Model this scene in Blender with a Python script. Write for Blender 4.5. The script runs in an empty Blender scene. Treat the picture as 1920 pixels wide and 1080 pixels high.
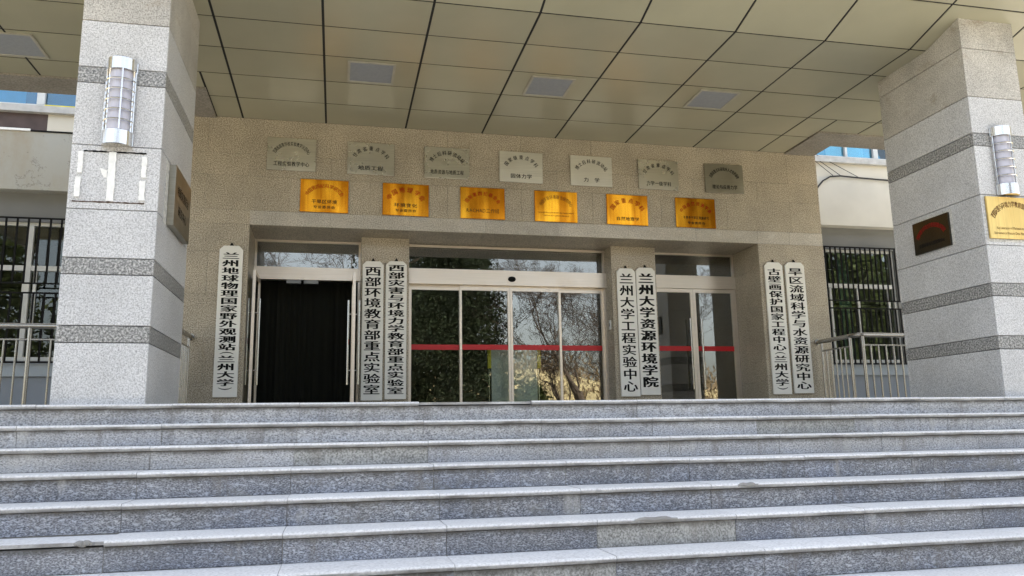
import bpy, math, random
from mathutils import Vector, Matrix
R = math.radians
random.seed(7)
S = bpy.context.scene
COL = S.collection

# ------------------------------------------------------------------ camera, sky, sun, exposure
cam = bpy.data.cameras.new('camera')
cam.lens = 27.8877; cam.sensor_width = 36.0; cam.sensor_fit = 'HORIZONTAL'
cam.clip_start = 0.05; cam.clip_end = 3000
camo = bpy.data.objects.new('camera', cam); COL.objects.link(camo)
YAW, PITCH, ROLL = -0.218921, 0.179195, -0.017002
fwd = Vector((-math.sin(YAW)*math.cos(PITCH), math.cos(YAW)*math.cos(PITCH), math.sin(PITCH)))
rgt = Vector((math.cos(YAW), math.sin(YAW), 0)); upv = rgt.cross(fwd)
r2 = rgt*math.cos(ROLL)+upv*math.sin(ROLL); u2 = -rgt*math.sin(ROLL)+upv*math.cos(ROLL)
M = Matrix((r2, u2, -fwd)).transposed().to_4x4(); M.translation = Vector((1.378, -11.246, -0.268))
camo.matrix_world = M
S.camera = camo

SUN_EL, SUN_AZ = 44.0, 18.0      # the sun stands behind the building (towards +Y, a little to +X)
w = bpy.data.worlds.new('World'); S.world = w; w.use_nodes = True
nt = w.node_tree; bg = nt.nodes['Background']
sky = nt.nodes.new('ShaderNodeTexSky'); sky.sky_type = 'NISHITA'; sky.sun_disc = False
sky.sun_elevation = R(SUN_EL); sky.sun_rotation = R(SUN_AZ); sky.air_density = 1.0; sky.dust_density = 5.0; sky.ozone_density = 0.6
hs = nt.nodes.new('ShaderNodeHueSaturation'); hs.inputs['Saturation'].default_value = .52; hs.inputs['Value'].default_value = 1.08   # thin high haze
nt.links.new(sky.outputs[0], hs.inputs['Color']); nt.links.new(hs.outputs[0], bg.inputs[0]); bg.inputs[1].default_value = 0.15
sl = bpy.data.lights.new('sun', 'SUN'); sl.energy = 5.0; sl.angle = R(0.5); sl.color = (1.0, 0.93, 0.82)
so = bpy.data.objects.new('sun', sl); COL.objects.link(so)
sd = Vector((math.sin(R(SUN_AZ))*math.cos(R(SUN_EL)), math.cos(R(SUN_AZ))*math.cos(R(SUN_EL)), math.sin(R(SUN_EL))))
so.rotation_euler = sd.to_track_quat('Z', 'Y').to_euler()
S.view_settings.view_transform = 'Standard'; S.view_settings.look = 'None'
S.view_settings.exposure = 2.1; S.view_settings.gamma = 1.0; S.view_settings.use_curve_mapping = False
S.render.engine = 'CYCLES'
S.cycles.max_bounces = 7; S.cycles.diffuse_bounces = 4; S.cycles.glossy_bounces = 4
S.cycles.transparent_max_bounces = 12; S.cycles.caustics_reflective = False; S.cycles.caustics_refractive = False
S.cycles.sample_clamp_indirect = 6.0

# ------------------------------------------------------------------ materials
class N:
    def __init__(s, name):
        s.m = bpy.data.materials.new(name); s.m.use_nodes = True; s.t = s.m.node_tree
        s.b = s.t.nodes['Principled BSDF']; s.o = s.t.nodes['Material Output']
    def n(s, ty, **k):
        x = s.t.nodes.new(ty)
        for a, v in k.items(): setattr(x, a, v)
        return x
    def l(s, a, b): s.t.links.new(a, b)
    def pos(s, sc=(1, 1, 1)):
        g = s.n('ShaderNodeNewGeometry'); mp = s.n('ShaderNodeMapping'); mp.inputs['Scale'].default_value = sc
        s.l(g.outputs['Position'], mp.inputs[0]); return mp.outputs[0]
    def noise(s, vec, scale, detail=2, rough=.5):
        x = s.n('ShaderNodeTexNoise'); x.inputs['Scale'].default_value = scale; x.inputs['Detail'].default_value = detail
        x.inputs['Roughness'].default_value = rough; s.l(vec, x.inputs['Vector']); return x.outputs['Fac']
    def ramp(s, fac, stops, interp='LINEAR'):
        x = s.n('ShaderNodeValToRGB'); x.color_ramp.interpolation = interp; e = x.color_ramp.elements
        while len(e) < len(stops): e.new(0.5)
        for i, (p, c) in enumerate(stops):
            e[i].position = p; e[i].color = (c[0], c[1], c[2], 1) if isinstance(c, tuple) else (c, c, c, 1)
        s.l(fac, x.inputs[0]); return x.outputs[0]
    def mix(s, fac, a, b, mode='MIX'):
        x = s.n('ShaderNodeMix', data_type='RGBA', blend_type=mode)
        for v, i in ((fac, 0), (a, 6), (b, 7)):
            if hasattr(v, 'links'): s.l(v, x.inputs[i])
            elif isinstance(v, (int, float)): x.inputs[i].default_value = v if i == 0 else (v, v, v, 1)
            else: x.inputs[i].default_value = (*v, 1)
        return x.outputs[2]
    def rnd(s, lo, hi):
        o = s.n('ShaderNodeObjectInfo'); m = s.n('ShaderNodeMapRange'); m.inputs[3].default_value = lo; m.inputs[4].default_value = hi
        s.l(o.outputs['Random'], m.inputs[0]); return m.outputs[0]
    def bump(s, h, dist, strength=.5):
        x = s.n('ShaderNodeBump'); x.inputs['Strength'].default_value = strength; x.inputs['Distance'].default_value = dist
        s.l(h, x.inputs['Height']); s.l(x.outputs[0], s.b.inputs['Normal'])

def plain(name, c, rough=.5, metal=0.0, var=.12, vs=6, spec=.5, rv=0):
    a = N(name); v = a.noise(a.pos(), vs, 3)
    f = a.ramp(v, [(.3, 1-var), (.7, 1+var)])
    col = a.mix(1.0, c, f, 'MULTIPLY')
    if rv:
        cc = a.n('ShaderNodeVectorMath', operation='SCALE'); a.l(col, cc.inputs[0]); a.l(a.rnd(1-rv, 1+rv), cc.inputs['Scale']); col = cc.outputs[0]
    a.l(col, a.b.inputs['Base Color'])
    a.b.inputs['Roughness'].default_value = rough; a.b.inputs['Metallic'].default_value = metal
    a.b.inputs['Specular IOR Level'].default_value = spec
    return a.m

def granite(name, dark, mid, light, scale=55, rough=.5, rv=.06, stain=.12, spec=.4, stretch=(1, 1, 1), stops=(.36, .5, .66), stainc=None, bumpd=.0015, flake=0.0, grime_shade=0):
    a = N(name); p = a.pos(stretch)
    n1 = a.noise(p, scale, 3, .65)
    c = a.ramp(n1, [(stops[0], dark), (stops[1], mid), (stops[2], light)])
    vo = a.n('ShaderNodeTexVoronoi'); vo.inputs['Scale'].default_value = scale*1.3; a.l(p, vo.inputs['Vector'])
    sp = a.ramp(vo.outputs['Color'], [(.0, .55), (.16, 1.0)])
    c = a.mix(.75, c, sp, 'MULTIPLY')
    if flake:
        p2 = a.pos((1, 1, 2.4)); nf = a.noise(p2, 34, 1, .5)
        ff = a.ramp(nf, [(.58, 0.0), (.66, 1.0)])
        fm = a.n('ShaderNodeMath', operation='MULTIPLY'); a.l(ff, fm.inputs[0]); fm.inputs[1].default_value = flake
        c = a.mix(fm.outputs[0], c, (.62, .65, .70))
    if flake:
        nb = a.noise(a.pos((1, 1, 1.5)), 1.1, 4, .6)
        c = a.mix(a.ramp(nb, [(.42, 0.0), (.62, flake)]), c, a.mix(1.0, c, (.80, .88, 1.06), 'MULTIPLY'))
    big = a.noise(a.pos(), 1.7, 6, .6)
    st = a.ramp(big, [(.35, 1-stain), (.65, 1+stain*.6)])
    c = a.mix(1.0, c, st, 'MULTIPLY')
    if stainc:
        b2 = a.noise(a.pos((1, 1, 1.6)), 2.3, 7, .7)
        c = a.mix(a.ramp(b2, [(.56, 0.0), (.70, .75)]), c, stainc)
    if grime_shade:   # riser-top dirt, darkened to paint in the nosing's overhang shadow
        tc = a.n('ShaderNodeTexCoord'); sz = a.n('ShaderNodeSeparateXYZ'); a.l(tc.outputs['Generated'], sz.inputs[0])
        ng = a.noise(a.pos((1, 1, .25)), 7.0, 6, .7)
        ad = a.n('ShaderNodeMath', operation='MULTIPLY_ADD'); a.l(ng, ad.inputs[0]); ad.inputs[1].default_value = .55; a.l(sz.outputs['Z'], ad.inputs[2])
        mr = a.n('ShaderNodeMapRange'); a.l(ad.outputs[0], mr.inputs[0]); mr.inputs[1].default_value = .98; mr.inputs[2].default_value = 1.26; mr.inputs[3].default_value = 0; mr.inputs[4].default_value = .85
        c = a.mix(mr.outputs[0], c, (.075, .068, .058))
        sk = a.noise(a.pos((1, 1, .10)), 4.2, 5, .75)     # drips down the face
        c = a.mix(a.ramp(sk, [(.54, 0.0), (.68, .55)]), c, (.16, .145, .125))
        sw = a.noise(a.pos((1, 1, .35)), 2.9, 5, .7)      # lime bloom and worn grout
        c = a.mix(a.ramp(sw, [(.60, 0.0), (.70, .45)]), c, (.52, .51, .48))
    r = a.rnd(1-rv, 1+rv)
    cc = a.n('ShaderNodeVectorMath', operation='SCALE'); a.l(c, cc.inputs[0]); a.l(r, cc.inputs['Scale'])
    a.l(cc.outputs[0], a.b.inputs['Base Color'])
    a.b.inputs['Roughness'].default_value = rough; a.b.inputs['Specular IOR Level'].default_value = spec
    a.bump(n1, bumpd, .6)
    return a.m

m_pillar = granite('pillar_granite', (.36, .36, .36), (.60, .60, .60), (.76, .76, .76), 80, .38, .04, .08)
m_pillarw = granite('weathered_pillar_granite', (.28, .265, .24), (.50, .48, .44), (.66, .64, .60), 85, .5, .03, .2, stainc=(.30, .25, .19))
m_band = granite('band_granite', (.10, .10, .097), (.27, .27, .262), (.58, .57, .55), 55, .33, .05, .08, stops=(.36, .5, .64))
m_wall = granite('wall_granite', (.15, .13, .10), (.43, .375, .285), (.66, .59, .47), 70, .38, .05, .14, stainc=None)
m_walll = granite('lit_lintel_granite', (.27, .25, .215), (.50, .46, .39), (.70, .66, .59), 70, .33, .07, .14, stainc=(.62, .60, .55))  # paler than the wall stone: reflected light painted into the colour
m_rise = granite('riser_granite', (.08, .085, .095), (.215, .222, .242), (.44, .45, .47), 80, .6, .15, .18, stretch=(1, 1, 2.0), stainc=(.24, .235, .22), flake=.5, grime_shade=1)
m_risel = granite('upper_riser_granite', (.18, .18, .182), (.39, .39, .392), (.60, .60, .60), 68, .6, .08, .16, stretch=(1, 1, 1.6), stainc=(.30, .29, .27), flake=.25, grime_shade=1)
m_rpatch = granite('pale_riser_granite', (.17, .17, .16), (.33, .33, .315), (.50, .50, .48), 70, .6, .1, .15, stainc=(.55, .54, .50), grime_shade=1)
def tread_mat():
    a = N('tread_granite'); p = a.pos()
    n1 = a.noise(p, 60, 3, .6)
    c = a.ramp(n1, [(.34, (.60, .60, .59)), (.5, (.75, .75, .745)), (.66, (.84, .84, .83))])
    n2 = a.noise(a.pos((1, 1, 1)), 9, 5, .7)
    c = a.mix(a.ramp(n2, [(.58, 0.0), (.78, .5)]), c, (.20, .19, .17))
    # mottled dark tone where the rounded nosing turns downward
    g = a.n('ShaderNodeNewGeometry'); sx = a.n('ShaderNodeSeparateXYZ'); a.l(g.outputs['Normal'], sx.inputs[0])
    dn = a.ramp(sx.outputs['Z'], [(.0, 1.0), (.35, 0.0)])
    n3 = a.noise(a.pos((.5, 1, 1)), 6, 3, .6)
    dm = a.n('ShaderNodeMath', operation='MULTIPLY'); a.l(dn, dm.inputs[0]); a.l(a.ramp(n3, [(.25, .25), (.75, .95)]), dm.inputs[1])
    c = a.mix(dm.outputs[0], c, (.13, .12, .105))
    cc = a.n('ShaderNodeVectorMath', operation='SCALE'); a.l(c, cc.inputs[0]); a.l(a.rnd(.92, 1.06), cc.inputs['Scale'])
    a.l(cc.outputs[0], a.b.inputs['Base Color']); a.b.inputs['Roughness'].default_value = .55
    a.bump(n1, .0015, .5)
    return a.m
m_tread = tread_mat()
m_lock = plain('lock_metal', (.16, .16, .15), .35, 1.0)
m_joint = plain('dark_joint', (.03, .03, .03), .9)
m_mortar = plain('pale_mortar', (.30, .29, .27), .9, var=.2)
m_panel = plain('ceiling_panel_paint', (.38, .36, .25), .30, 0, .06, 1.3, .7, rv=.05)
m_black = plain('black_sealant', (.012, .012, .012), .8)  # black sealant showing in the ceiling joints
m_beam = granite('soffit_render', (.22, .20, .17), (.30, .275, .23), (.36, .33, .29), 40, .7, .03, .15)
m_cap = plain('canopy_render', (.45, .43, .39), .8)
def brushed(name, c, rough, vert=True, var=.2, dirt=None, warp=0):
    a = N(name); v = a.noise(a.pos((70, 70, 1.5) if vert else (1.5, 1.5, 90)), 1.0, 3, .6)
    f = a.ramp(v, [(.3, 1-var), (.7, 1+var)])
    c1 = a.mix(1.0, c, f, 'MULTIPLY')
    if dirt:
        n2 = a.noise(a.pos((1, 1, .5)), 2.2, 2, .5)
        c1 = a.mix(a.ramp(n2, [(.45, 0.0), (.75, .7)]), c1, dirt)
    a.l(c1, a.b.inputs['Base Color'])
    a.b.inputs['Metallic'].default_value = 1.0
    n3 = a.noise(a.pos(), 3.0, 4, .6); mr = a.n('ShaderNodeMapRange'); mr.inputs[3].default_value = rough*.7; mr.inputs[4].default_value = rough*1.5
    a.l(n3, mr.inputs[0]); a.l(mr.outputs[0], a.b.inputs['Roughness'])
    if warp > .02:   # dark reflected bands painted in as vertical streaks
        ns = a.noise(a.pos((5.5, 1, .5)), 1.0, 3, .5)
        a.l(a.mix(a.ramp(ns, [(.38, 0.0), (.56, .85)]), c1, (.50, .16, .008)), a.b.inputs['Base Color'])
    if warp: a.bump(a.noise(a.pos((1, 1, .4)), 2.6, 1, .4), warp, 1.0)
    return a.m
m_steel = brushed('stainless_steel', (.66, .65, .62), .16, True, .06)
m_rail = brushed('railing_steel', (.36, .35, .33), .22, True, .1)
m_frame = brushed('door_frame_metal', (.74, .67, .58), .38, False, .05)
m_silver = brushed('silver_plaque', (.56, .54, .45), .26, False, .12, (.47, .44, .36), .002)
m_silverp = brushed('pale_silver_plaque', (.70, .69, .62), .42, False, .1, (.62, .60, .52))  # paler copy: brighter reflections put into the metal colour
m_silverd = brushed('dim_silver_plaque', (.34, .32, .26), .34, False, .1, (.22, .20, .15))  # darker copy: dim reflections put into the metal colour
m_gold = brushed('gold_plaque', (.98, .46, .03), .20, True, .12, (.62, .20, .012), .03)
m_brass = brushed('aged_brass_plaque', (.80, .60, .24), .45, True, .12, (.66, .44, .14))
m_dplaq = brushed('dark_plaque', (.085, .083, .072), .20, True, .12, (.05, .048, .04))
m_red = plain('red_print', (.27, .008, .004), .8, 0, .05, spec=.12)
m_redd = plain('dull_red_print', (.26, .015, .012), .8, 0, .05, spec=.12)
m_ink = plain('black_print', (.012, .012, .012), .8, 0, .05, spec=.12)
m_brown = plain('brown_print', (.10, .035, .012), .8, 0, .05, spec=.12)
m_dred = plain('maroon_print', (.075, .012, .008), .8, 0, .05, spec=.12)
m_stripe = plain('red_tape', (.55, .012, .018), .45, 0, .04)
m_board = plain('white_board_paint', (.82, .81, .76), .42, 0, .05, 2.0)
m_white = plain('white_plastic', (.72, .73, .72), .4, 0, .04)
m_tape = plain('old_white_tape', (.88, .88, .85), .7, 0, .08, 20)
m_rust = plain('rust_line', (.07, .035, .022), .9, 0, .4, 30)
m_resid = plain('plaster_residue', (.60, .59, .55), .9, 0, .3, 40)
m_cream = plain('cream_paint', (.66, .62, .52), .8, 0, .08, 1.2)
def stained(name, c, sc):
    a = N(name); p = a.pos((1, 1, .5)); v = a.noise(p, 1.4, 7, .65)
    col = a.mix(a.ramp(v, [(.42, 0.0), (.68, .8)]), c, sc)
    # peeled patch outlines
    v2 = a.noise(a.pos(), 3.1, 6, .7); ln = a.ramp(v2, [(.575, 0.0), (.59, .6), (.605, 0.0)])
    col = a.mix(ln, col, (.10, .09, .075))
    a.l(col, a.b.inputs['Base Color']); a.b.inputs['Roughness'].default_value = .85; a.bump(v2, .01, .4)
    return a.m
m_spL = stained('weathered_render', (.40, .40, .36), (.34, .29, .20))
m_spR = plain('pale_render', (.60, .58, .51), .85, 0, .07, 1.5)
m_grey = plain('grey_render', (.19, .195, .19), .85, 0, .08, 1.5)
m_plinth = plain('blue_grey_paint', (.21, .235, .265), .7, 0, .06, 2)
m_plinth2 = plain('pale_blue_grey_paint', (.30, .34, .37), .7, 0, .06, 2)
m_conc = plain('grey_concrete_sill', (.50, .49, .46), .8, 0, .15, 9)
m_brownp = plain('brown_paint', (.09, .065, .06), .8, 0, .2, 5)
m_frw = plain('white_window_frame', (.66, .67, .64), .5, 0, .06)
m_bars = plain('black_iron', (.012, .012, .012), .85, spec=.1)
m_yellow = plain('yellow_paint', (.85, .72, .02), .5, 0, .05)
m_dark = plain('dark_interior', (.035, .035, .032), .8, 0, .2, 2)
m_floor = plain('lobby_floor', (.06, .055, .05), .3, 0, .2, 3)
m_curtain = plain('dark_green_curtain', (.0035, .0048, .001), .9, 0, .2, 5)
m_teal = plain('teal_curtain', (.10, .20, .19), .9, 0, .2, 12)
m_green = plain('green_plastic', (.01, .16, .08), .4)
m_redp = plain('red_plastic', (.25, .01, .02), .4)
m_bluep = plain('blue_plastic', (.01, .02, .35), .4)
m_opal = plain('opal_acrylic', (.58, .58, .68), .3, 0, .02)
m_diff = plain('grey_diffuser', (.30, .315, .33), .55, 0, .05, 30)
m_trim = plain('light_trim', (.42, .40, .33), .4)
m_paving = granite('paving_stone', (.30, .29, .27), (.44, .42, .38), (.52, .50, .46), 30, .8, .05, .15)
m_lawn = plain('dry_grass', (.27, .23, .13), .95, 0, .35, .7)
m_bark = plain('tree_bark', (.050, .037, .028), .9, 0, .3, 9)
m_scrub = plain('dry_scrub', (.19, .145, .09), .95, 0, .35, 2.0)
m_cable = plain('black_cable', (.015, .015, .015), .6)
def leafm(name, c1, c2):
    a = N(name); v = a.noise(a.pos(), 1.1, 4, .6)
    a.l(a.ramp(v, [(.35, c1), (.65, c2)]), a.b.inputs['Base Color']); a.b.inputs['Roughness'].default_value = .6; return a.m
m_ever = leafm('evergreen_foliage', (.004, .009, .003), (.020, .032, .010))
m_shrub = leafm('shrub_foliage', (.025, .045, .010), (.085, .11, .028))
def glassm(name, tint, refl, rough=0.0, trans=(.90, .93, .90), gc=(.95, .97, .95), fk=1.2):
    a = N(name); a.t.nodes.remove(a.b)
    g = a.n('ShaderNodeBsdfGlossy'); g.inputs['Roughness'].default_value = rough; g.inputs['Color'].default_value = (*gc, 1)
    t = a.n('ShaderNodeBsdfTransparent'); t.inputs['Color'].default_value = (*trans, 1)
    lw = a.n('ShaderNodeFresnel'); lw.inputs['IOR'].default_value = 1.5
    ad = a.n('ShaderNodeMath', operation='MULTIPLY_ADD'); a.l(lw.outputs[0], ad.inputs[0]); ad.inputs[1].default_value = fk; ad.inputs[2].default_value = refl
    ad.use_clamp = True
    mx = a.n('ShaderNodeMixShader'); a.l(ad.outputs[0], mx.inputs[0]); a.l(t.outputs[0], mx.inputs[1]); a.l(g.outputs[0], mx.inputs[2])
    nn = a.noise(a.pos(), 1.3, 2); bp = a.n('ShaderNodeBump'); bp.inputs['Strength'].default_value = .03; bp.inputs['Distance'].default_value = .02
    a.l(nn, bp.inputs['Height']); a.l(bp.outputs[0], g.inputs['Normal'])
    a.l(mx.outputs[0], a.o.inputs[0]); return a.m
m_glass = glassm('reflective_door_glass', None, .07, gc=(1, .97, .92))
m_wglass = glassm('window_glass', None, .0, fk=.9)
m_bglass = glassm('blue_window_glass', None, .04, 0, (.55, .85, .95), (.8, .95, 1.0))
m_blind = plain('pale_blind', (.80, .84, .80), .8, 0, .06)
m_bblind = plain('cyan_curtain', (.03, .42, .52), .8, 0, .1)
m_nblind = plain('navy_curtain', (.015, .045, .20), .8, 0, .1)
m_lblue = plain('light_blue_curtain', (.16, .42, .66), .8, 0, .1)

# ------------------------------------------------------------------ mesh helpers
def wp(o):
    v = Vector((0, 0, 0))
    while o: v += o.location; o = o.parent
    return v
def tag(o, label=None, cat=None, group=None, kind=None):
    if label: o['label'] = label
    if cat: o['category'] = cat
    if group: o['group'] = group
    if kind: o['kind'] = kind
    return o
def thing(name, label, cat, loc=(0, 0, 0), group=None):
    o = bpy.data.objects.new(name, None); COL.objects.link(o); o.location = loc; o.empty_display_size = .2
    return tag(o, label, cat, group)
def link(name, me, parent, loc):
    o = bpy.data.objects.new(name, me); COL.objects.link(o)
    loc = Vector(loc)
    if parent: o.parent = parent; loc = loc - wp(parent)
    o.location = loc; return o
class MB:
    def __init__(s): s.v = []; s.f = []
    def quad(s, *p):
        b = len(s.v); s.v += [tuple(q) for q in p]; s.f.append(tuple(range(b, b+len(p)))); return s
    def box(s, x0, x1, y0, y1, z0, z1):
        b = len(s.v)
        s.v += [(x0, y0, z0), (x1, y0, z0), (x1, y1, z0), (x0, y1, z0), (x0, y0, z1), (x1, y0, z1), (x1, y1, z1), (x0, y1, z1)]
        s.f += [tuple(b+i for i in q) for q in ((0, 3, 2, 1), (4, 5, 6, 7), (0, 1, 5, 4), (1, 2, 6, 5), (2, 3, 7, 6), (3, 0, 4, 7))]
        return s
    def prism(s, prof, ax, a0, a1):
        # extrude a 2-D outline along x / y / z
        def P(u, v, t): return {'x': (t, u, v), 'y': (u, t, v), 'z': (u, v, t)}[ax]
        b = len(s.v); n = len(prof)
        s.v += [P(u, v, a0) for u, v in prof]+[P(u, v, a1) for u, v in prof]
        s.f += [tuple(b+i for i in range(n)), tuple(b+n+i for i in reversed(range(n)))]
        s.f += [(b+i, b+n+i, b+n+(i+1) % n, b+(i+1) % n) for i in range(n)]
        return s
    def tube(s, pts, rad, n=10, caps=True):
        pts = [Vector(p) for p in pts]
        rr = rad if isinstance(rad, (list, tuple)) else [rad]*len(pts)
        b = len(s.v); prev = None
        for i, p in enumerate(pts):
            d = (pts[min(i+1, len(pts)-1)]-pts[max(i-1, 0)]).normalized()
            if prev is None:
                a = Vector((0, 0, 1)) if abs(d.z) < .9 else Vector((1, 0, 0)); u = d.cross(a).normalized()
            else:
                u = (prev-d*prev.dot(d)); u = u.normalized() if u.length > 1e-6 else d.orthogonal().normalized()
            prev = u; vv = d.cross(u)
            for k in range(n):
                t = 2*math.pi*k/n; s.v.append(tuple(p+(u*math.cos(t)+vv*math.sin(t))*rr[i]))
        for i in range(len(pts)-1):
            for k in range(n):
                s.f.append((b+i*n+k, b+i*n+(k+1) % n, b+(i+1)*n+(k+1) % n, b+(i+1)*n+k))
        if caps:
            s.f.append(tuple(b+k for k in reversed(range(n)))); s.f.append(tuple(b+(len(pts)-1)*n+k for k in range(n)))
        return s
    def build(s, name, mat, parent=None, smooth=False, fix=True):
        xs = [v[0] for v in s.v]; ys = [v[1] for v in s.v]; zs = [v[2] for v in s.v]
        o = Vector(((min(xs)+max(xs))/2, (min(ys)+max(ys))/2, min(zs)))
        me = bpy.data.meshes.new(name); me.from_pydata([tuple(Vector(v)-o) for v in s.v], [], s.f); me.update()
        if fix:
            import bmesh
            bm = bmesh.new(); bm.from_mesh(me); bmesh.ops.recalc_face_normals(bm, faces=bm.faces); bm.to_mesh(me); bm.free()
        if smooth:
            me.polygons.foreach_set('use_smooth', [True]*len(me.polygons)); me.set_sharp_from_angle(angle=R(48))
        me.materials.append(mat)
        return link(name, me, parent, o)
_cache = {}
def slab(name, parent, x0, x1, y0, y1, z0, z1, mat, ch=0.0015):
    """one cut piece: a box with its edges taken off, mesh shared between pieces of one size"""
    k = (round(x1-x0, 3), round(y1-y0, 3), round(z1-z0, 3), mat.name)
    if k not in _cache:
        a, b, h = (x1-x0)/2, (y1-y0)/2, z1-z0; c = min(ch, a*.4, b*.4, h*.4)
        v = []; f = []
        for sx in (-1, 1):
            for sy in (-1, 1):
                for sz in (0, 1):
                    X, Y, Z = sx*a, sy*b, h if sz else 0; dz = -c if sz else c
                    v += [(X, Y-sy*c, Z+dz), (X-sx*c, Y, Z+dz), (X-sx*c, Y-sy*c, Z)]
        def I(sx, sy, sz, k): return (((sx*2)+sy)*2+sz)*3+k
        for sx in (0, 1): f.append((I(sx, 0, 0, 0), I(sx, 1, 0, 0), I(sx, 1, 1, 0), I(sx, 0, 1, 0)))
        for sy in (0, 1): f.append((I(0, sy, 0, 1), I(1, sy, 0, 1), I(1, sy, 1, 1), I(0, sy, 1, 1)))
        for sz in (0, 1): f.append((I(0, 0, sz, 2), I(1, 0, sz, 2), I(1, 1, sz, 2), I(0, 1, sz, 2)))
        for sx in (0, 1):
            for sy in (0, 1): f.append((I(sx, sy, 0, 0), I(sx, sy, 1, 0), I(sx, sy, 1, 1), I(sx, sy, 0, 1)))
        for sx in (0, 1):
            for sz in (0, 1): f.append((I(sx, 0, sz, 0), I(sx, 1, sz, 0), I(sx, 1, sz, 2), I(sx, 0, sz, 2)))
        for sy in (0, 1):
            for sz in (0, 1): f.append((I(0, sy, sz, 1), I(1, sy, sz, 1), I(1, sy, sz, 2), I(0, sy, sz, 2)))
        for sx in (0, 1):
            for sy in (0, 1):
                for sz in (0, 1): f.append((I(sx, sy, sz, 0), I(sx, sy, sz, 1), I(sx, sy, sz, 2)))
        import bmesh
        me = bpy.data.meshes.new(name); me.from_pydata(v, [], f)
        bm = bmesh.new(); bm.from_mesh(me); bmesh.ops.recalc_face_normals(bm, faces=bm.faces); bm.to_mesh(me); bm.free()
        me.materials.append(mat); _cache[k] = me
    return link(name, _cache[k], parent, ((x0+x1)/2, (y0+y1)/2, z0))
def one(name, parent, x0, x1, y0, y1, z0, z1, mat): return MB().box(x0, x1, y0, y1, z0, z1).build(name, mat, parent)

# lettering: outlines of the characters turned into flat print
_gl = {}
def glyph(ch, bold):
    k = (ch, bold)
    if k in _gl: return _gl[k]
    c = bpy.data.curves.new('g', 'FONT'); c.body = ch; c.resolution_u = 2; c.offset = bold
    o = bpy.data.objects.new('g', c); COL.objects.link(o)
    bpy.context.view_layer.update()
    me = bpy.data.meshes.new_from_object(o.evaluated_get(bpy.context.evaluated_depsgraph_get()))
    vs = [v.co.copy() for v in me.vertices]; fs = [tuple(p.vertices) for p in me.polygons]
    if not vs: vs = [Vector((0, 0, 0))]; fs = []
    bpy.data.objects.remove(o); bpy.data.curves.remove(c); bpy.data.meshes.remove(me)
    _gl[k] = (vs, fs); return _gl[k]
def put(mb, ch, cx, cz, w, h, bold=.02, rot=0.0, shear=0.0, cjk=True):
    """adds a character centred at (cx, cz) in a plane facing -Y (plane coordinates x, z)"""
    vs, fs = glyph(ch, 0)
    if cjk: x0, x1, y0, y1 = .05, .95, -.09, .86
    else:
        x0 = min(v.x for v in vs); x1 = max(v.x for v in vs); y0 = min(v.y for v in vs); y1 = max(v.y for v in vs)
    mx, my = (x0+x1)/2, (y0+y1)/2; c, s = math.cos(rot), math.sin(rot); b = len(mb.v)
    sh = [(0, 0)] if bold <= 0 else [(-bold, 0), (bold, 0), (0, bold*.35), (0, -bold*.35)]
    for j, (dx, dz) in enumerate(sh):
        b = len(mb.v)
        for v in vs:
            X = (v.x-mx+dx)/(x1-x0)*w; Z = (v.y-my+dz)/(y1-y0)*h
            mb.v.append((cx+X*c-Z*s, -.0001*j, cz+X*s+Z*c))
        mb.f += [tuple(b+i for i in q) for q in fs]
def textline(mb, txt, cx, cz, width, h, bold=.01, cw=None):
    """a straight line of text spread over width"""
    n = len(txt)
    if all(ord(ch) > 255 or ch == ' ' for ch in txt):
        st = width/n; wch = cw or st*.86
        for i, ch in enumerate(txt):
            if ch != ' ': put(mb, ch, cx-width/2+st*(i+.5), cz, wch, h, bold)
    else:
        adv = []
        for ch in txt:
            if ch == ' ': adv.append((.30, 0, 0, 0)); continue
            vs, _ = glyph(ch, 0)
            if ord(ch) > 255: adv.append((1.0, .5, 0, 0)); continue
            x0 = min(v.x for v in vs); x1 = max(v.x for v in vs); adv.append((x1-x0+.10, 0, x0, x1))
        tot = sum(a[0] for a in adv); k = width/tot; x = cx-width/2
        for ch, a in zip(txt, adv):
            if ch != ' ':
                vs, fs = glyph(ch, 0); b = len(mb.v); kz = h/.78
                for v in vs: mb.v.append((x+(v.x-a[2]+.05 if a[3] else v.x)*k, 0.0, cz+(v.y-.36)*kz))
                mb.f += [tuple(b+i for i in q) for q in fs]
            x += a[0]*k
def textarc(mb, txt, cx, cz, rx, rz, a0, a1, w, h, bold=.01):
    n = len(txt)
    for i, ch in enumerate(txt):
        t = R(a0+(a1-a0)*i/(n-1)); x = cx+rx*math.cos(t); z = cz+rz*math.sin(t)
        nx, nz = math.cos(t)/rx, math.sin(t)/rz; rot = math.atan2(nz, nx)-math.pi/2
        put(mb, ch, x, z, w, h, bold, rot*.92)
def place_text(mb, name, mat, parent, origin, face='-y'):
    """moves plane text to its surface; face '-y' or '-x' or '+x'"""
    o = Vector(origin)
    if face == '-y': mb.v = [(o.x+x, o.y+d, o.z+z) for x, d, z in mb.v]
    elif face == '-x': mb.v = [(o.x+d, o.y-x, o.z+z) for x, d, z in mb.v]   # seen from smaller x: text runs towards -y
    elif face == '+x': mb.v = [(o.x-d, o.y+x, o.z+z) for x, d, z in mb.v]
    return mb.build(name, mat, parent, fix=False)

# ------------------------------------------------------------------ ground
GZ = -1.95
g = MB().quad((-400, -400, GZ-.012), (400, -400, GZ-.012), (400, 400, GZ-.012), (-400, 400, GZ-.012)).build('ground', m_lawn); tag(g, kind='structure')
g = MB().quad((-16, -17.5, GZ), (26, -17.5, GZ), (26, 3, GZ), (-16, 3, GZ)).build('forecourt', m_paving); tag(g, kind='structure')

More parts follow.
